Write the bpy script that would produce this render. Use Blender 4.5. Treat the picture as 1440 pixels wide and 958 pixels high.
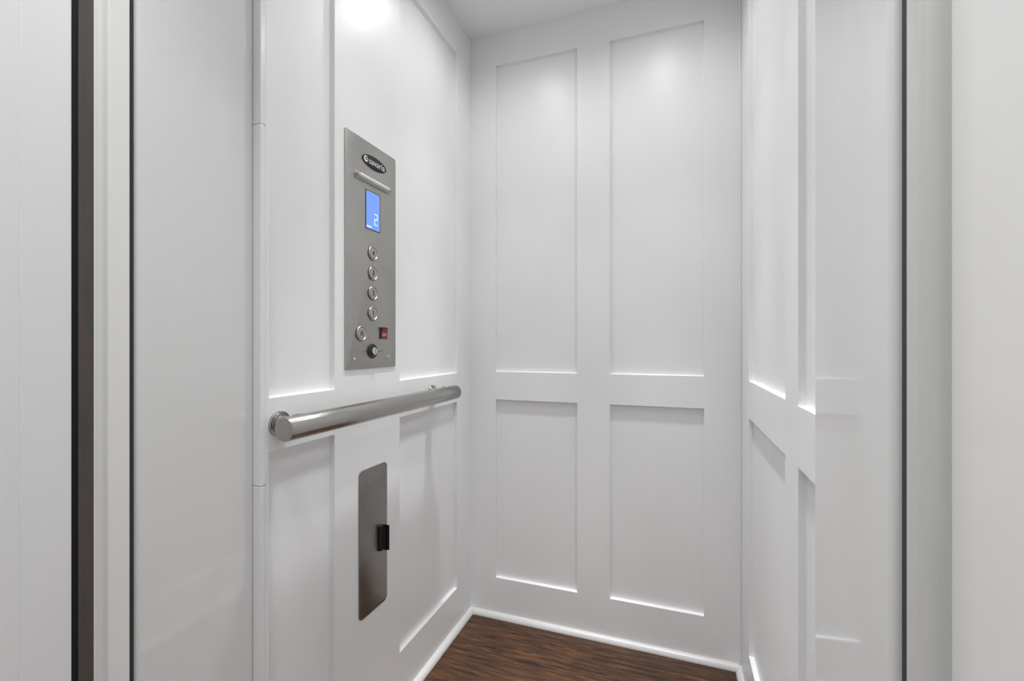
import bpy, bmesh, math, random
from mathutils import Vector, Matrix
random.seed(7)
for o in list(bpy.data.objects): bpy.data.objects.remove(o)
SC = bpy.context.scene
COL = SC.collection

# ------------------------------------------------------------------ camera
CAM_H = 1.006                      # lens height above the cab floor; world x = right, y = into the cab
cam_d = bpy.data.cameras.new('camera')
cam_d.sensor_fit = 'HORIZONTAL'; cam_d.sensor_width = 36.0
cam_d.lens = 638.26 / 1440 * 36.0
cam_d.shift_y = (483.3 - 479.0) / 1440.0
cam_d.clip_start = 0.01
cam = bpy.data.objects.new('camera', cam_d); COL.objects.link(cam)
cam.location = (0, 0, CAM_H)
cam.rotation_euler = (math.radians(90), 0, math.radians(19.72))
SC.camera = cam

# ------------------------------------------------------------------ light and exposure
SC.view_settings.view_transform = 'Standard'
SC.view_settings.look = 'None'
SC.view_settings.gamma = 1.0
SC.view_settings.use_curve_mapping = False
SC.view_settings.exposure = 0.12
BEAM = ((165, 3.3), (64, 10.5), (37, 48.0))       # cone angle and watts of one downlight: spill, beam, core
BEAM_FRONT = ((165, 2.8), (64, 8.0), (37, 44.0))  # front pair: unseen, added to even out the cab light
FILL_W = 13.0  # watts of the added fill lamp outside the doorway
WORLD_STRENGTH = 0.60
world = bpy.data.worlds.new('hall_daylight'); SC.world = world
world.use_nodes = True
bg = world.node_tree.nodes['Background']
bg.inputs[0].default_value = (0.985, 0.995, 1.0, 1); bg.inputs[1].default_value = WORLD_STRENGTH

# ------------------------------------------------------------------ materials
def principled(name, col, rough, metal=0.0, ior=1.5, coat=0.0, coat_rough=0.05, emit=None, emit_s=0.0, alpha=1.0, spec=None, aniso=0.0):
    m = bpy.data.materials.new(name); m.use_nodes = True
    b = m.node_tree.nodes['Principled BSDF']
    b.inputs['Base Color'].default_value = (*col, 1)
    b.inputs['Roughness'].default_value = rough
    b.inputs['Metallic'].default_value = metal
    b.inputs['IOR'].default_value = ior
    b.inputs['Coat Weight'].default_value = coat
    b.inputs['Coat Roughness'].default_value = coat_rough
    b.inputs['Anisotropic'].default_value = aniso
    if emit:
        b.inputs['Emission Color'].default_value = (*emit, 1)
        b.inputs['Emission Strength'].default_value = emit_s
    return m, m.node_tree, b

def noise(nt, scale_xyz, scale, detail=4, rough=0.6):
    tc = nt.nodes.new('ShaderNodeTexCoord'); mp = nt.nodes.new('ShaderNodeMapping')
    mp.inputs['Scale'].default_value = scale_xyz
    nz = nt.nodes.new('ShaderNodeTexNoise'); nz.inputs['Scale'].default_value = scale
    nz.inputs['Detail'].default_value = detail; nz.inputs['Roughness'].default_value = rough
    nt.links.new(tc.outputs['Object'], mp.inputs['Vector']); nt.links.new(mp.outputs[0], nz.inputs['Vector'])
    return nz

def ramp(nt, src, stops):
    r = nt.nodes.new('ShaderNodeValToRGB')
    e = r.color_ramp.elements
    while len(e) < len(stops): e.new(0.5)
    for el, (p, c) in zip(e, stops):
        el.position = p; el.color = (*c, 1)
    nt.links.new(src, r.inputs[0]); return r

def bump(nt, b, src, strength, dist):
    bp = nt.nodes.new('ShaderNodeBump'); bp.inputs['Strength'].default_value = strength
    bp.inputs['Distance'].default_value = dist
    nt.links.new(src, bp.inputs['Height']); nt.links.new(bp.outputs[0], b.inputs['Normal'])

def painted(name, col, rough, var=0.012, bump_s=0.05, **k):
    m, nt, b = principled(name, col, rough, **k)
    nz = noise(nt, (1, 1, 0.35), 9, 5)
    r = ramp(nt, nz.outputs['Fac'], [(0.3, tuple(max(0, c - var) for c in col)), (0.7, tuple(min(1, c + var) for c in col))])
    nt.links.new(r.outputs[0], b.inputs['Base Color'])
    n2 = noise(nt, (1, 1, 0.3), 160, 3)
    bump(nt, b, n2.outputs['Fac'], bump_s, 0.001)
    return m

def brushed(name, col, rough, stretch, scale, lo=0.85, rvar=0.08, smudge=1.0):
    m, nt, b = principled(name, col, rough, metal=1.0)
    nz = noise(nt, stretch, scale, 3, 0.6)
    r = ramp(nt, nz.outputs['Fac'], [(0.25, tuple(c * lo for c in col)), (0.75, col)])
    nt.links.new(r.outputs[0], b.inputs['Base Color'])
    blot = noise(nt, (1, 1, 1), 11, 4)
    sm = nt.nodes.new('ShaderNodeMix'); sm.data_type = 'RGBA'; sm.blend_type = 'MULTIPLY'; sm.inputs[0].default_value = 1.0
    sr = ramp(nt, blot.outputs['Fac'], [(0.35, (smudge, smudge, smudge)), (0.65, (1, 1, 1))])
    nt.links.new(r.outputs[0], sm.inputs[6]); nt.links.new(sr.outputs[0], sm.inputs[7]); nt.links.new(sm.outputs[2], b.inputs['Base Color'])
    mr = nt.nodes.new('ShaderNodeMapRange'); mr.inputs['To Min'].default_value = rough - rvar; mr.inputs['To Max'].default_value = rough + rvar
    nt.links.new(blot.outputs['Fac'], mr.inputs[0]); nt.links.new(mr.outputs[0], b.inputs['Roughness'])
    bump(nt, b, nz.outputs['Fac'], 0.04, 0.0002)
    return m

M = {}
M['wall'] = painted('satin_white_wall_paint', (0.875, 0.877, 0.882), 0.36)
M['ceiling'] = painted('flat_white_ceiling_paint', (0.93, 0.93, 0.93), 0.7)
M['gloss'] = painted('gloss_white_jamb_paint', (0.77, 0.77, 0.765), 0.05, var=0.008, bump_s=0.012)
M['frame'] = painted('semigloss_white_frame_paint', (0.85, 0.845, 0.835), 0.16, bump_s=0.03)
M['stop'] = painted('shade_darkened_door_stop_paint', (0.60, 0.60, 0.585), 0.14, bump_s=0.02)  # white stop darkened in its colour to stand in for shade
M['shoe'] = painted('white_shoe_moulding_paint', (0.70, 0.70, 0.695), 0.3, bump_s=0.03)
M['door'] = painted('white_door_paint', (0.85, 0.85, 0.85), 0.42, bump_s=0.05)
M['strip'] = painted('white_end_strip_paint', (0.86, 0.86, 0.86), 0.25, bump_s=0.03)
M['bar'] = brushed('brushed_stainless_tube', (0.45, 0.435, 0.415), 0.21, (1, 0.02, 1), 700, 0.86, 0.0)
M['panel'] = brushed('brushed_stainless_plate', (0.47, 0.457, 0.432), 0.36, (1, 0.03, 1), 700, 0.93, 0.05, 0.93)
M['plate'] = brushed('smudged_stainless_plate', (0.34, 0.318, 0.300), 0.36, (1, 1, 0.03), 700, 0.92, 0.07, 0.80)
M['button'] = principled('polished_steel_button', (0.47, 0.455, 0.43), 0.42, metal=1.0)[0]
M['chrome'] = principled('chrome', (0.75, 0.75, 0.75), 0.08, metal=1.0)[0]
M['ink'] = principled('dark_engraving', (0.06, 0.058, 0.055), 0.5)[0]
M['black'] = principled('black_plastic', (0.012, 0.012, 0.012), 0.32)[0]
M['badge'] = principled('black_badge', (0.008, 0.008, 0.008), 0.55)[0]
M['letter'] = principled('silver_lettering', (0.78, 0.78, 0.78), 0.35)[0]
M['red'] = principled('red_rocker_plastic', (0.30, 0.02, 0.025), 0.25)[0]
M['redmark'] = principled('pale_rocker_print', (0.72, 0.38, 0.38), 0.35)[0]
M['lcd'] = principled('blue_backlit_display', (0.05, 0.08, 0.2), 0.25, emit=(0.15, 0.31, 0.84), emit_s=0.9)[0]
M['digit'] = principled('lit_display_segment', (0.2, 0.25, 0.4), 0.3, emit=(0.55, 0.74, 1.0), emit_s=1.0)[0]
M['lens'] = principled('frosted_clear_tube', (0.82, 0.82, 0.80), 0.15, coat=0.5)[0]
M['glow'] = principled('downlight_lens', (0.9, 0.9, 0.9), 0.4, emit=(1.0, 0.965, 0.92), emit_s=2.0)[0]
M['gap_shade'] = principled('dark_grey_gap_shade', (0.05, 0.05, 0.05), 0.8)[0]  # dark tone that paints shade into the frame gaps
M['hinge_shade'] = principled('black_hinge_gap_shade', (0.006, 0.006, 0.006), 0.9)[0]  # near-black standing in for the shade of the hinge gap

def brown_wood():
    m, nt, b = principled('bare_dark_brown_wood', (0.07, 0.055, 0.048), 0.4)
    nz = noise(nt, (6, 6, 0.8), 6, 4)
    r = ramp(nt, nz.outputs['Fac'], [(0.3, (0.055, 0.047, 0.041)), (0.55, (0.085, 0.07, 0.062)), (0.8, (0.10, 0.06, 0.055))])
    nt.links.new(r.outputs[0], b.inputs['Base Color']); return m
M['brown'] = brown_wood()

def floor_wood():
    m, nt, b = principled('dark_oak_floor', (0.06, 0.03, 0.018), 0.42)
    L = nt.links
    tc = nt.nodes.new('ShaderNodeTexCoord')
    # planks run left to right
    br = nt.nodes.new('ShaderNodeTexBrick')
    br.inputs['Scale'].default_value = 1.0; br.inputs['Brick Width'].default_value = 1.35; br.inputs['Row Height'].default_value = 0.127
    br.inputs['Mortar Size'].default_value = 0.0007; br.inputs['Mortar Smooth'].default_value = 0.3; br.offset = 0.37
    br.inputs['Color1'].default_value = (0.85, 0.85, 0.85, 1); br.inputs['Color2'].default_value = (1.12, 1.1, 1.08, 1); br.inputs['Mortar'].default_value = (0.35, 0.35, 0.35, 1)
    mp0 = nt.nodes.new('ShaderNodeMapping'); mp0.inputs['Location'].default_value = (0.3, 0.035, 0)
    L.new(tc.outputs['Object'], mp0.inputs[0]); L.new(mp0.outputs[0], br.inputs['Vector'])
    # wavy grain
    warp = noise(nt, (2.2, 7, 1), 1.6, 3)
    vm = nt.nodes.new('ShaderNodeVectorMath'); vm.operation = 'MULTIPLY_ADD'
    L.new(warp.outputs['Color'], vm.inputs[0]); vm.inputs[1].default_value = (0.0, 0.035, 0); L.new(tc.outputs['Object'], vm.inputs[2])
    mp = nt.nodes.new('ShaderNodeMapping'); mp.inputs['Scale'].default_value = (8, 88, 1)
    L.new(vm.outputs[0], mp.inputs[0])
    g = nt.nodes.new('ShaderNodeTexNoise'); g.inputs['Scale'].default_value = 1.0; g.inputs['Detail'].default_value = 7; g.inputs['Roughness'].default_value = 0.7
    L.new(mp.outputs[0], g.inputs['Vector'])
    r = ramp(nt, g.outputs['Fac'], [(0.30, (0.010, 0.0042, 0.0022)), (0.42, (0.036, 0.0155, 0.007)), (0.55, (0.095, 0.040, 0.0155)), (0.70, (0.178, 0.084, 0.035))])
    mx = nt.nodes.new('ShaderNodeMix'); mx.data_type = 'RGBA'; mx.blend_type = 'MULTIPLY'; mx.inputs[0].default_value = 1.0
    L.new(r.outputs[0], mx.inputs[6]); L.new(br.outputs['Color'], mx.inputs[7]); L.new(mx.outputs[2], b.inputs['Base Color'])
    bump(nt, b, g.outputs['Fac'], 0.12, 0.001)
    return m
M['floor'] = floor_wood()

# ------------------------------------------------------------------ helpers
def link(name, bm, mat, parent=None, loc=(0, 0, 0), smooth=None):
    bmesh.ops.recalc_face_normals(bm, faces=bm.faces)
    me = bpy.data.meshes.new(name)
    bm.to_mesh(me); bm.free()
    me.materials.append(M[mat] if isinstance(mat, str) else mat)
    if smooth is not None:
        me.polygons.foreach_set('use_smooth', [True] * len(me.polygons))
        me.set_sharp_from_angle(angle=math.radians(smooth))
    o = bpy.data.objects.new(name, me); COL.objects.link(o)
    o.location = loc
    if parent: o.parent = parent
    return o

def tag(o, label=None, cat=None, group=None, kind=None):
    if label: o['label'] = label
    if cat: o['category'] = cat
    if group: o['group'] = group
    if kind: o['kind'] = kind
    return o

def thing(name, loc, label, cat, group=None):
    o = bpy.data.objects.new(name, None); COL.objects.link(o)
    o.location = loc; o.empty_display_size = 0.05
    return tag(o, label, cat, group)

def add_box(bm, x0, x1, y0, y1, z0, z1, bev=0.0, seg=2):
    r = bmesh.ops.create_cube(bm, size=1.0)
    vs = r['verts']
    for v in vs:
        v.co = Vector(((x0 + x1) / 2 + v.co.x * (x1 - x0), (y0 + y1) / 2 + v.co.y * (y1 - y0), (z0 + z1) / 2 + v.co.z * (z1 - z0)))
    if bev:
        es = list({e for v in vs for e in v.link_edges})
        bmesh.ops.bevel(bm, geom=es, offset=bev, segments=seg, affect='EDGES', profile=0.5)

def box(*a, **k):
    bm = bmesh.new(); add_box(bm, *a, **k); return bm

def extrude_plan(pts, z0, z1):
    """a plan outline (x, y) pulled up from z0 to z1"""
    bm = bmesh.new()
    lo = [bm.verts.new((x, y, z0)) for x, y in pts]; hi = [bm.verts.new((x, y, z1)) for x, y in pts]
    n = len(pts)
    for i in range(n):
        bm.faces.new((lo[i], lo[(i + 1) % n], hi[(i + 1) % n], hi[i]))
    bm.faces.new(lo); bm.faces.new(hi)
    return bm

def arc(cx, cy, r, a0, a1, n=10):
    return [(cx + r * math.cos(math.radians(a0 + (a1 - a0) * i / n)), cy + r * math.sin(math.radians(a0 + (a1 - a0) * i / n))) for i in range(n + 1)]

# things on the left wall: local x = out of the wall, y = along it into the cab, z = up
def add_slab(bm, outline, x0, x1, bev=0.0):
    """an outline in (y, z) given thickness from x0 (back) to x1 (front) with an eased front edge"""
    n = len(outline)
    cy = sum(p[0] for p in outline) / n; cz = sum(p[1] for p in outline) / n
    def ring(x, ins):
        out = []
        for i, (y, z) in enumerate(outline):
            a = Vector(outline[i - 1]); b = Vector((y, z)); c = Vector(outline[(i + 1) % n])
            t = ((b - a).normalized() + (c - b).normalized())
            nn = Vector((-t.y, t.x)); nn.normalize()
            p = b + nn * ins
            out.append(bm.verts.new((x, p.x, p.y)))
        return out
    rings = [ring(x0, 0)]
    if bev:
        rings += [ring(x1 - bev, 0), ring(x1 - bev * 0.3, bev * 0.3), ring(x1, bev)]
    else:
        rings.append(ring(x1, 0))
    for a, b in zip(rings, rings[1:]):
        for i in range(n):
            bm.faces.new((a[i], a[(i + 1) % n], b[(i + 1) % n], b[i]))
    bm.faces.new(rings[0]); bm.faces.new(rings[-1])

def round_rect(y0, y1, z0, z1, r, n=6):
    pts = []
    for cy, cz, a0 in ((y1 - r, z0 + r, -90), (y1 - r, z1 - r, 0), (y0 + r, z1 - r, 90), (y0 + r, z0 + r, 180)):
        pts += arc(cy, cz, r, a0, a0 + 90, n)
    return pts

def ellipse(cy, cz, a, b, n=48):
    return [(cy + a * math.cos(2 * math.pi * i / n), cz + b * math.sin(2 * math.pi * i / n)) for i in range(n)]

def add_lathe(bm, prof, axis='x', c=(0, 0, 0), n=40):
    """profile of (distance along the axis, radius)"""
    rings = []
    for d, r in prof:
        ring = []
        for i in range(n):
            a = 2 * math.pi * i / n
            u, v = r * math.cos(a), r * math.sin(a)
            p = {'x': (d, u, v), 'y': (u, d, v), 'z': (u, v, d)}[axis]
            ring.append(bm.verts.new((c[0] + p[0], c[1] + p[1], c[2] + p[2])))
        rings.append(ring)
    for a, b in zip(rings, rings[1:]):
        for i in range(n): bm.faces.new((a[i], a[(i + 1) % n], b[(i + 1) % n], b[i]))
    bm.faces.new(rings[0]); bm.faces.new(rings[-1])

def text_bm(body, size, x_front, depth=0.0004, squash=1.0, bold=0.0):
    """lettering on the left wall, read along +y, centred on the origin"""
    cu = bpy.data.curves.new('lettering', 'FONT'); cu.body = body; cu.size = size
    cu.align_x = 'CENTER'; cu.align_y = 'CENTER'; cu.extrude = depth; cu.offset = bold
    o = bpy.data.objects.new('lettering', cu); COL.objects.link(o)
    dg = bpy.context.evaluated_depsgraph_get(); dg.update()
    me = bpy.data.meshes.new_from_object(o.evaluated_get(dg))
    bm = bmesh.new(); bm.from_mesh(me)
    bpy.data.objects.remove(o); bpy.data.curves.remove(cu); bpy.data.meshes.remove(me)
    for v in bm.verts:
        x, y, z = v.co
        v.co = Vector((x_front + z, x * squash, y))
    return bm

# ------------------------------------------------------------------ the cab
XL, XR, YB, YF = -0.7221, 0.1925, 1.555, 0.645
Z = lambda rel: CAM_H + rel
ZC = Z(1.1406); ZT = Z(1.0247); ZR1 = Z(-0.1039); ZR2 = Z(-0.2054); ZB = Z(-0.863)
DEP = 0.013

def panelled(name, u_lines, v_lines, holes, place, outer):
    """one board-and-panel wall: a raised frame with recessed panels.
    u_lines/v_lines: grid; holes: set of (i, j) cells that are recessed; place(u, v, w) -> world, w = out of the wall face (0 = face)"""
    bm = bmesh.new(); cache = {}
    def V(u, v, w):
        k = (round(u, 5), round(v, 5), round(w, 5))
        if k not in cache: cache[k] = bm.verts.new(place(u, v, w))
        return cache[k]
    for i in range(len(u_lines) - 1):
        for j in range(len(v_lines) - 1):
            u0, u1, v0, v1 = u_lines[i], u_lines[i + 1], v_lines[j], v_lines[j + 1]
            if (i, j) not in holes:
                bm.faces.new([V(u0, v0, 0), V(u1, v0, 0), V(u1, v1, 0), V(u0, v1, 0)]); continue
            steps = [(0, 0), (0.0005, -0.0002), (0.0008, -0.0009), (0.0010, -DEP + 0.0025), (0.0015, -DEP + 0.0011), (0.0026, -DEP + 0.0003), (0.0040, -DEP)]
            prev = None
            for ins, w in steps:
                r = [V(u0 + ins, v0 + ins, w), V(u1 - ins, v0 + ins, w), V(u1 - ins, v1 - ins, w), V(u0 + ins, v1 - ins, w)]
                if prev:
                    for q in range(4): bm.faces.new([prev[q], prev[(q + 1) % 4], r[(q + 1) % 4], r[q]])
                prev = r
            bm.faces.new(prev)
    # the board behind, so that the wall has a real thickness
    uu0, uu1, vv0, vv1 = u_lines[0], u_lines[-1], v_lines[0], v_lines[-1]
    b = [bm.verts.new(place(u, v, w)) for w in (-DEP - 0.004, -outer) for u, v in ((uu0, vv0), (uu1, vv0), (uu1, vv1), (uu0, vv1))]
    for f in ((0, 1, 2, 3), (4, 5, 6, 7), (0, 1, 5, 4), (1, 2, 6, 5), (2, 3, 7, 6), (3, 0, 4, 7)): bm.faces.new([b[k] for k in f])
    o = link(name, bm, 'wall')
    return o

v = [0.0, ZB, ZR2, ZR1, ZT, ZC]
w = panelled('wall_left', [YF, 0.652, 0.8298, 1.0859, 1.4421, YB], v, {(1, 1), (1, 3), (3, 1), (3, 3)}, lambda u, q, d: (XL + d, u, q), 0.06)
tag(w, kind='structure')
w = panelled('wall_back', [XL, -0.6214, -0.3169, -0.2076, 0.0882, XR], v, {(1, 1), (1, 3), (3, 1), (3, 3)}, lambda u, q, d: (u, YB - d, q), 0.06)
tag(w, kind='structure')
w = panelled('wall_right', [0.683, 0.715, 0.8700, 0.9600, 1.3994, YB], v, {(1, 1), (1, 3), (3, 1), (3, 3)}, lambda u, q, d: (XR - d, u, q), 0.06)
tag(w, kind='structure')

# floor (cab, threshold and hall in one continuous run of boards) and ceiling
tag(link('floor', box(-1.9, 1.5, -2.2, YB + 0.06, -0.05, 0.0), 'floor'), kind='structure')
tag(link('ceiling', box(XL - 0.06, XR + 0.06, 0.632, YB + 0.06, ZC, ZC + 0.05), 'ceiling'), kind='structure')

# quarter-round shoe moulding along the three walls
def shoe(name, p0, p1, n, r=0.017):
    """from p0 to p1 along the wall foot, n = direction out of the wall"""
    bm = bmesh.new()
    prof = [(0, 0), (r, 0)] + [(r * math.cos(math.radians(a)), r * math.sin(math.radians(a))) for a in range(10, 91, 10)]
    prof[2:2] = [(r, 0.003)]
    rings = []
    for p in (p0, p1):
        rings.append([bm.verts.new((p[0] + n[0] * a, p[1] + n[1] * a, b)) for a, b in prof])
    k = len(prof)
    for i in range(k): bm.faces.new((rings[0][i], rings[0][(i + 1) % k], rings[1][(i + 1) % k], rings[1][i]))
    bm.faces.new(rings[0]); bm.faces.new(rings[1])
    return tag(link(name, bm, 'shoe', smooth=40), kind='structure')
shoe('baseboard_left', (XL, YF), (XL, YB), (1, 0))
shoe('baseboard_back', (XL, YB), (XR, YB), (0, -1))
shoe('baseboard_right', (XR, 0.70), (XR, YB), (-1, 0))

# corner bead in the right rear corner
tag(link('trim_1', box(XR - 0.006, XR, YB - 0.006, YB, 0.017, ZC, bev=0.002), 'wall'), kind='structure')

# end strip closing the front edge of the left wall, in three lengths with two butt joints
bm = bmesh.new()
for z0, z1 in ((0.0, Z(-0.2660)), (Z(-0.2652), Z(0.4080)), (Z(0.4088), ZC)):
    add_box(bm, XL - 0.06, XL + 0.0005, 0.6335, YF, z0, z1, bev=0.0012)
tag(link('trim_2', bm, 'strip'), kind='structure')

# ------------------------------------------------------------------ the doorway
HEAD = 2.06
# right: gloss jamb liner with a big rounded front edge, then the door frame with its stop
pts = [(0.26, 0.672), (0.168, 0.672)] + arc(0.168 + 0.0085, 0.4688, 0.0085, 180, 270, 16) + [(0.26, 0.4603)]
tag(link('trim_3', extrude_plan(pts, 0, HEAD), 'gloss', smooth=35), kind='structure')
pts = [(0.26, 0.4362), (0.170, 0.4362)] + arc(0.170 + 0.012, 0.4215, 0.012, 180, 270, 10) + [(0.26, 0.4095)]
tag(link('trim_4', extrude_plan(pts, 0, HEAD), 'stop', smooth=35), kind='structure')  # right stop, with its shade put into the paint colour
tag(link('trim_10', extrude_plan([(0.26, 0.4094), (0.1855, 0.4094), (0.1855, 0.300), (0.26, 0.300)], 0, HEAD), 'frame'), kind='structure')
# left: the mirror image, its rabbet partly bare brown wood on the hinge side
pts = [(-0.82, 0.632), (-0.740, 0.632)] + arc(-0.740 - 0.0065, 0.4466, 0.0065, 0, -90, 12) + [(-0.82, 0.4401)]
tag(link('trim_5', extrude_plan(pts, 0, HEAD), 'gloss', smooth=35), kind='structure')
pts = [(-0.82, 0.4310), (-0.742, 0.4310), (-0.742, 0.4110)] + arc(-0.7455, 0.4085, 0.0035, 0, -90, 5) + [(-0.757, 0.4050), (-0.757, 0.4020), (-0.7582, 0.4010), (-0.757, 0.4000), (-0.757, 0.3962), (-0.82, 0.3962)]
tag(link('trim_6', extrude_plan(pts, 0, HEAD), 'frame', smooth=35), kind='structure')
tag(link('trim_7', extrude_plan([(-0.82, 0.3960), (-0.7572, 0.3960), (-0.7572, 0.3790), (-0.82, 0.3790)], 0, HEAD), 'brown'), kind='structure')
# dark blocks added as shade in the frame gaps and cab running gap
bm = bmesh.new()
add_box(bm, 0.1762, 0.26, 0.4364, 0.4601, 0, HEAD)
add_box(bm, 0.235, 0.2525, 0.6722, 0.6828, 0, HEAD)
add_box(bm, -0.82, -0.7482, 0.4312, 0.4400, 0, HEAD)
tag(link('trim_8', bm, 'gap_shade'), kind='structure')
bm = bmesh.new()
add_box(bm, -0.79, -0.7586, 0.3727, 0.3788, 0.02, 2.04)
tag(link('trim_11', bm, 'hinge_shade'), kind='structure')  # black block added to deepen the shade in the hinge gap
# head of the doorway and the hall wall on both sides of it
tag(link('trim_9', extrude_plan([(-0.82, 0.30), (0.26, 0.30), (0.26, 0.682), (0.1925, 0.682), (0.1925, 0.632), (-0.82, 0.632)], HEAD, ZC + 0.05), 'frame'), kind='structure')
bm = bmesh.new()
add_box(bm, -1.9, -0.82, 0.379, 0.45, 0, 2.6); add_box(bm, 0.26, 1.5, 0.30, 0.37, 0, 2.6); add_box(bm, -0.82, 0.26, 0.30, 0.37, ZC + 0.05, 2.6)
tag(link('wall_front', bm, 'door'), kind='structure')

# the hall door, folded back on the left
bm = bmesh.new()
DX, DY = -0.757, 0.3722
add_box(bm, DX - 0.040, DX, DY - 0.052, DY, 0.012, 2.045, bev=0.0022)          # hinge stile
add_box(bm, DX - 0.040, DX, DY - 0.87, DY - 0.755, 0.012, 2.045, bev=0.0022)    # lock stile
add_box(bm, DX - 0.039, DX - 0.0012, DY - 0.7555, DY - 0.0515, 0.012, 2.045)    # flat panel
tag(link('door_1', bm, 'door'), kind='structure')

# ------------------------------------------------------------------ recessed downlights
def downlight(x, y, label, beam):
    t = thing('recessed_downlight', (x, y, ZC), label, 'light', 'recessed downlights of the lift ceiling')
    bm = bmesh.new()
    add_lathe(bm, [(-0.0005, 0.040), (-0.004, 0.052), (-0.004, 0.057), (0.0, 0.058), (0.0, 0.040)], 'z')
    link('trim_ring', bm, 'frame', t, smooth=40)
    bm = bmesh.new(); add_lathe(bm, [(-0.0004, 0.0398), (-0.0018, 0.036), (-0.0022, 0.010)], 'z')
    link('lens', bm, 'glow', t, smooth=60)
    for deg, watt in beam:
        ld = bpy.data.lights.new('bulb', 'SPOT'); ld.energy = watt; ld.color = (0.985, 0.995, 1.0)
        ld.spot_size = math.radians(deg); ld.spot_blend = 1.0; ld.shadow_soft_size = 0.036
        lo = bpy.data.objects.new('bulb', ld); COL.objects.link(lo); lo.parent = t; lo.location = (0, 0, -0.045)
downlight(-0.490, 1.23, 'round recessed downlight in the lift ceiling, above the far half of the handrail', BEAM)
downlight(-0.040, 1.25, 'round recessed downlight in the lift ceiling, rear corner away from the handrail', BEAM)
downlight(-0.490, 0.86, 'added, unseen fill downlight in the lift ceiling, near the doorway above the handrail', BEAM_FRONT)  # this and the next are added fill, out of view
downlight(-0.040, 0.86, 'added, unseen fill downlight in the lift ceiling, near the doorway away from the handrail', BEAM_FRONT)

# unseen fill lamp, added to brighten the right jamb and the open door
hl = bpy.data.lights.new('fill_lamp', 'AREA'); hl.shape = 'DISK'; hl.size = 0.20; hl.energy = FILL_W; hl.color = (0.99, 0.995, 1.0)
ho = bpy.data.objects.new('fill_lamp', hl); COL.objects.link(ho); ho.location = (-0.45, 0.14, 2.50)

# ------------------------------------------------------------------ handrail on the left wall
RX, RZ, RR = 0.0615, Z(-0.1550), 0.0222           # tube axis: distance from the wall, height, radius
hr = thing('handrail', (XL, 0.97, RZ), 'round brushed steel handrail on two short posts across the left panelled wall', 'handrail')
bm = bmesh.new()
Y0, Y1 = 0.628 - 0.97, 1.306 - 0.97
add_lathe(bm, [(Y0 + 0.0002, 0.001), (Y0, 0.004), (Y0, RR - 0.0025), (Y0 + 0.0006, RR - 0.0009), (Y0 + 0.0022, RR), (Y1 - 0.0022, RR), (Y1 - 0.0006, RR - 0.0009), (Y1, RR - 0.0025), (Y1, 0.001)], 'y', (RX, 0, 0), 64)
link('rail_tube', bm, 'bar', hr, smooth=30)
for py in (0.676, 1.262):
    bm = bmesh.new()
    add_lathe(bm, [(0.0060, 0.0175), (0.014, 0.0155), (0.024, 0.0150), (0.034, 0.0165), (0.043, 0.0205)], 'x', (0, py - 0.97, 0), 40)
    p = link('post', bm, 'bar', hr, smooth=40)
    # the flare where the post meets the tube spreads along it
    for vv in p.data.vertices:
        k = max(0, (vv.co.x - 0.016) / 0.027); vv.co.y = (py - 0.97) + (vv.co.y - (py - 0.97)) * (1 + 1.05 * k * k)
    bm = bmesh.new()
    add_lathe(bm, [(0.0002, 0.0245), (0.0035, 0.0245), (0.0050, 0.0238), (0.0052, 0.0205), (0.0072, 0.0200), (0.0074, 0.016)], 'x', (0, py - 0.97, 0), 48)
    link('flange', bm, 'bar', p, smooth=30)

# ------------------------------------------------------------------ control panel
PY, PZ = 0.9611, Z(0.2200)
cp = thing('control_panel', (XL, PY, PZ), 'tall brushed steel lift control panel with blue display and round floor buttons', 'control panel')
def loc(y, rel): return (0, y - PY, Z(rel) - PZ)
FX = 0.0030
bm = bmesh.new()
add_slab(bm, round_rect(0.8602 - PY, 1.0620 - PY, Z(-0.0620) - PZ, Z(0.5030) - PZ, 0.004, 4), 0.0002, FX, 0.0006)
link('face_plate', bm, 'panel', cp, smooth=30)
# oval badge with its lettering
L0 = loc(0.9690, 0.4570)
bm = bmesh.new(); add_slab(bm, ellipse(0, 0, 0.0490, 0.0165), 0, 0.0014, 0.0005)
bd = link('badge', bm, 'badge', cp, (FX, L0[1], L0[2]), smooth=30)
bm = text_bm('savaria', 0.0215, 0.0016, 0.0002, 1.12, 0.0)
link('lettering', bm, 'letter', bd, (0, 0.0085, 0.0002))
bm = bmesh.new()                                       # round mark before the word: a disc with a dark crescent
n = 28
ro, ri = 0.0078, 0.0046
o_ = [bm.verts.new((0.0016, ro * math.cos(2 * math.pi * i / n), ro * math.sin(2 * math.pi * i / n))) for i in range(n)]
i_ = [bm.verts.new((0.0016, 0.0018 + ri * math.cos(2 * math.pi * i / n), 0.0012 + ri * math.sin(2 * math.pi * i / n))) for i in range(n)]
for i in range(n): bm.faces.new((o_[i], o_[(i + 1) % n], i_[(i + 1) % n], i_[i]))
add_slab(bm, ellipse(0.0024, 0.0014, 0.0020, 0.0020, 16), 0.0014, 0.0017)
link('emblem', bm, 'letter', bd, (0, -0.0355, 0.0002))
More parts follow.
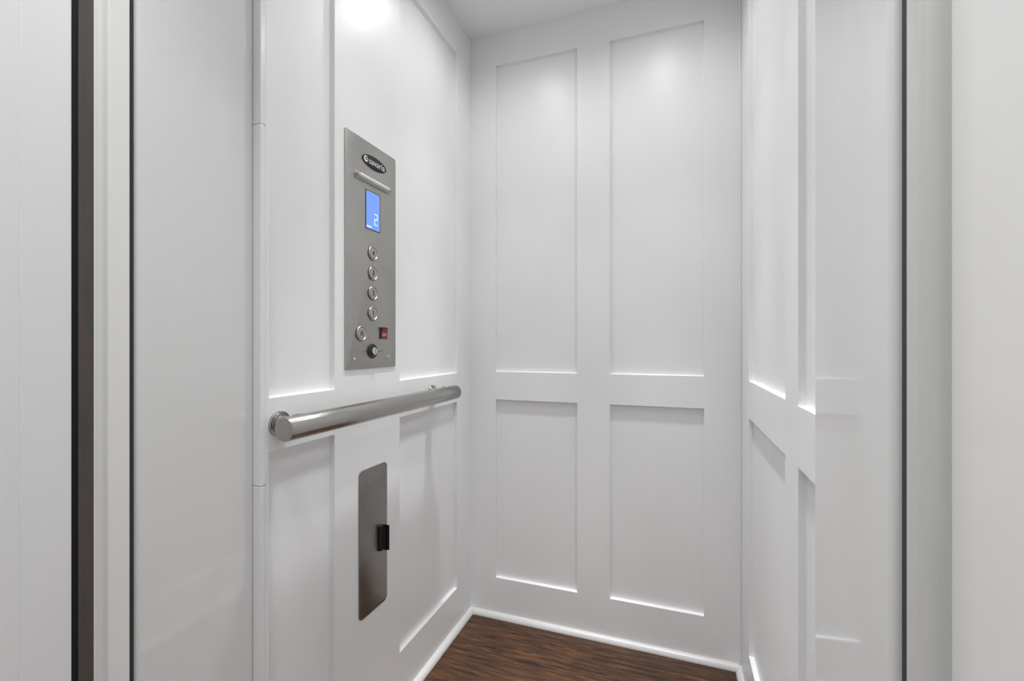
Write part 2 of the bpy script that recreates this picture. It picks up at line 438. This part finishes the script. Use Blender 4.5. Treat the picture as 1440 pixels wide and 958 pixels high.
# emergency lamp tube
L0 = loc(0.9645, 0.4080)
bm = bmesh.new()
hs = 0.0730
prof = []
add_slab(bm, round_rect(-hs, hs, -0.0085, 0.0085, 0.0082, 8), 0, 0.0022, 0.0008)
lb = link('lamp_holder', bm, 'button', cp, (FX, L0[1], L0[2]), smooth=35)
bm = bmesh.new()
add_lathe(bm, [(-0.0600, 0.0005), (-0.0598, 0.0040), (-0.058, 0.0052), (0.058, 0.0052), (0.0598, 0.0040), (0.0600, 0.0005)], 'y', (0.0052, 0, 0), 24)
link('lamp_tube', bm, 'lens', lb, smooth=40)
for sgn in (-1, 1):
    bm = bmesh.new(); add_lathe(bm, [(0.0020, 0.0042), (0.0036, 0.0040), (0.0046, 0.0028), (0.0048, 0.0003)], 'x', (0, sgn * 0.0668, 0), 20)
    link('screw', bm, 'plate', lb, smooth=40)
# display
L0 = loc(0.9626, 0.3345)
bm = bmesh.new(); add_slab(bm, round_rect(-0.0275, 0.0275, -0.0470, 0.0470, 0.002, 3), 0, 0.0007, 0.0003)
ds = link('display', bm, 'lcd', cp, (FX, L0[1], L0[2]))
bm = bmesh.new()
def seg(y0, y1, z0, z1): add_box(bm, 0.0006, 0.0010, y0, y1, z0, z1)
a, b, t = 0.0050, 0.0185, 0.0028                        # the 2 made of straight segments, low on the right
zt, zm, zb = -0.0045, -0.0190, -0.0335
seg(a, b, zt - t, zt); seg(b - t, b, zm, zt - t); seg(a, b, zm - t / 2, zm + t / 2); seg(a, a + t, zb + t, zm); seg(a, b, zb, zb + t)
link('digit', bm, 'digit', ds)
bm = bmesh.new(); add_box(bm, 0.0006, 0.0009, -0.0255, -0.0060, -0.0435, -0.0395)
link('indicator', bm, 'digit', ds)
bm = bmesh.new()
for f in ((-0.0292, -0.0272, -0.0486, 0.0486), (0.0272, 0.0292, -0.0486, 0.0486), (-0.0272, 0.0272, -0.0486, -0.0467), (-0.0272, 0.0272, 0.0467, 0.0486)): add_box(bm, 0, 0.0010, *f)
link('bezel', bm, 'ink', ds)
# floor buttons, top to bottom
def make_button(y, rel, mark, r=0.0176):
    l0 = loc(y, rel)
    bm = bmesh.new()
    add_lathe(bm, [(0.0, r), (0.0022, r), (0.0034, r - 0.0008), (0.0036, r - 0.0022), (0.0020, r - 0.0034), (0.0018, r - 0.0042), (0.0030, r - 0.0048), (0.0033, r - 0.0058), (0.0030, 0.001)], 'x', n=48)
    bt = link('button', bm, 'button', cp, (FX, l0[1], l0[2]), smooth=25)
    bm = bmesh.new()
    add_slab(bm, ellipse(0, 0, r + 0.0013, r + 0.0013, 48), 0, 0.0004)
    link('gasket', bm, 'ink', bt)
    if mark: link('numeral', text_bm(mark, 0.0185, 0.0034, 0.0001, 1.0, 0.0005), 'ink', bt)
    return bt
for q, rel in (('4', 0.2282), ('3', 0.1778), ('2', 0.1274), ('1', 0.0761)): make_button(0.9613, rel, q)
al = make_button(0.9160, 0.0248, None, 0.0186)
bm = bmesh.new()                                        # raised ring pictogram on the lowest left button
o_ = ellipse(0, 0, 0.0068, 0.0068, 28); i_ = ellipse(0, 0, 0.0052, 0.0052, 28)
vo = [bm.verts.new((0.0034, *p)) for p in o_]; vi = [bm.verts.new((0.0034, *p)) for p in i_]
for i in range(28): bm.faces.new((vo[i], vo[(i + 1) % 28], vi[(i + 1) % 28], vi[i]))
add_slab(bm, [(-0.0030, -0.0022), (0.0030, -0.0022), (0.0022, 0.0005), (0.0014, 0.0028), (-0.0014, 0.0028), (-0.0022, 0.0005)], 0.0031, 0.0035)
link('pictogram', bm, 'ink', al)
# red rocker switch
L0 = loc(1.0070, 0.0272)
bm = bmesh.new()
for f in ((-0.0145, -0.0118, -0.0150, 0.0150), (0.0118, 0.0145, -0.0150, 0.0150), (-0.0118, 0.0118, -0.0150, -0.0122), (-0.0118, 0.0118, 0.0122, 0.0150)): add_box(bm, 0, 0.0022, *f)
rk = link('switch_frame', bm, 'black', cp, (FX, L0[1], L0[2]))
bm = bmesh.new()
pr = [(0.0002, -0.0121), (0.0030, -0.0121), (0.0024, 0.0010), (0.0066, 0.0121), (0.0002, 0.0121)]
lo = [bm.verts.new((x, -0.0117, z)) for x, z in pr]; hi = [bm.verts.new((x, 0.0117, z)) for x, z in pr]
for i in range(5): bm.faces.new((lo[i], lo[(i + 1) % 5], hi[(i + 1) % 5], hi[i]))
bm.faces.new(lo); bm.faces.new(hi)
link('rocker', bm, 'red', rk)
bm = bmesh.new()
for z0, w_ in ((-0.0015, 0.0075), (-0.0055, 0.0085)): add_box(bm, 0.0024, 0.0031, -w_, w_, z0 - 0.0010, z0 + 0.0012)
link('switch_print', bm, 'redmark', rk)
# key switch
L0 = loc(0.9600, -0.0193)
bm = bmesh.new()
add_lathe(bm, [(0, 0.0185), (0.0020, 0.0185), (0.0032, 0.0172), (0.0034, 0.0105), (0.0020, 0.0098), (0.0018, 0.001)], 'x', n=44)
ks = link('key_switch', bm, 'black', cp, (FX, L0[1], L0[2]), smooth=30)
bm = bmesh.new()
add_lathe(bm, [(0.0016, 0.0096), (0.0078, 0.0094), (0.0092, 0.0080), (0.0094, 0.001)], 'x', n=36)
kc = link('key_cylinder', bm, 'chrome', ks, smooth=30)
link('keyhole', box(0.0090, 0.0096, -0.0011, 0.0011, -0.0055, 0.0055), 'ink', kc)
bm = bmesh.new()                                        # engraved dashes either side of the key switch
add_slab(bm, [(-0.046, -0.0016), (-0.0225, -0.0013), (-0.0225, -0.0003), (-0.046, -0.0010)], 0, 0.0002)
link('scratch', bm, 'ink', cp, (FX, L0[1], L0[2]))
for y0, y1 in ((0.0210, 0.0245), (0.0270, 0.0345), (0.0375, 0.0440)):
    link('engraved_mark', box(0, 0.0002, y0, y1, -0.0010, 0.0008), 'ink', cp, (FX, L0[1], L0[2]))
for y, rel in ((0.8924, -0.0377), (1.0277, -0.0365)):
    l0 = loc(y, rel); bm = bmesh.new()
    add_lathe(bm, [(0, 0.0044), (0.0010, 0.0043), (0.0022, 0.0030), (0.0027, 0.0004)], 'x', n=24)
    s_ = link('screw', bm, 'chrome', cp, (FX, l0[1], l0[2]), smooth=40)
    link('screw_slot', box(0.0018, 0.0029, -0.0030, 0.0030, -0.0005, 0.0005), 'ink', s_)

# ------------------------------------------------------------------ steel phone-niche cover below the rail
QY, QZ = 0.9668, Z(-0.4930)
ph = thing('cabinet_door', (XL, QY, QZ), 'narrow smudged steel cover plate with black pull, on the left wall under the handrail', 'cover plate')
bm = bmesh.new()
add_slab(bm, round_rect(0.9106 - QY, 1.0230 - QY, Z(-0.6770) - QZ, Z(-0.3120) - QZ, 0.013, 8), 0.0002, 0.0032, 0.0006)
link('plate', bm, 'plate', ph, smooth=30)
bm = bmesh.new()
pl = [(0.0033, -0.014), (0.0090, -0.0135), (0.0105, -0.011), (0.0092, -0.006), (0.0088, -0.001), (0.0120, 0.0015), (0.0235, 0.0020), (0.0248, 0.0032), (0.0240, 0.0050), (0.0033, 0.0062)]
lo = []; hi = []
for x, y in pl:
    k = max(0.0, min(1.0, (x - 0.010) / 0.012)); e = 0.0025 * (1 if 0.011 < x < 0.03 else 0) - 0.002 * (k > 0.95)
    lo.append(bm.verts.new((x, y, -0.0315 - e))); hi.append(bm.verts.new((x, y, 0.0315 + e)))
nn = len(pl)
for i in range(nn): bm.faces.new((lo[i], lo[(i + 1) % nn], hi[(i + 1) % nn], hi[i]))
bm.faces.new(lo); bm.faces.new(hi)
bmesh.ops.bevel(bm, geom=[e for e in bm.edges if abs(e.verts[0].co.z - e.verts[1].co.z) < 0.01], offset=0.0006, segments=2, affect='EDGES')
tag(link('handle', bm, 'black', ph, (0, 0.9985 - QY, Z(-0.5040) - QZ), smooth=30), label='black plastic pull')
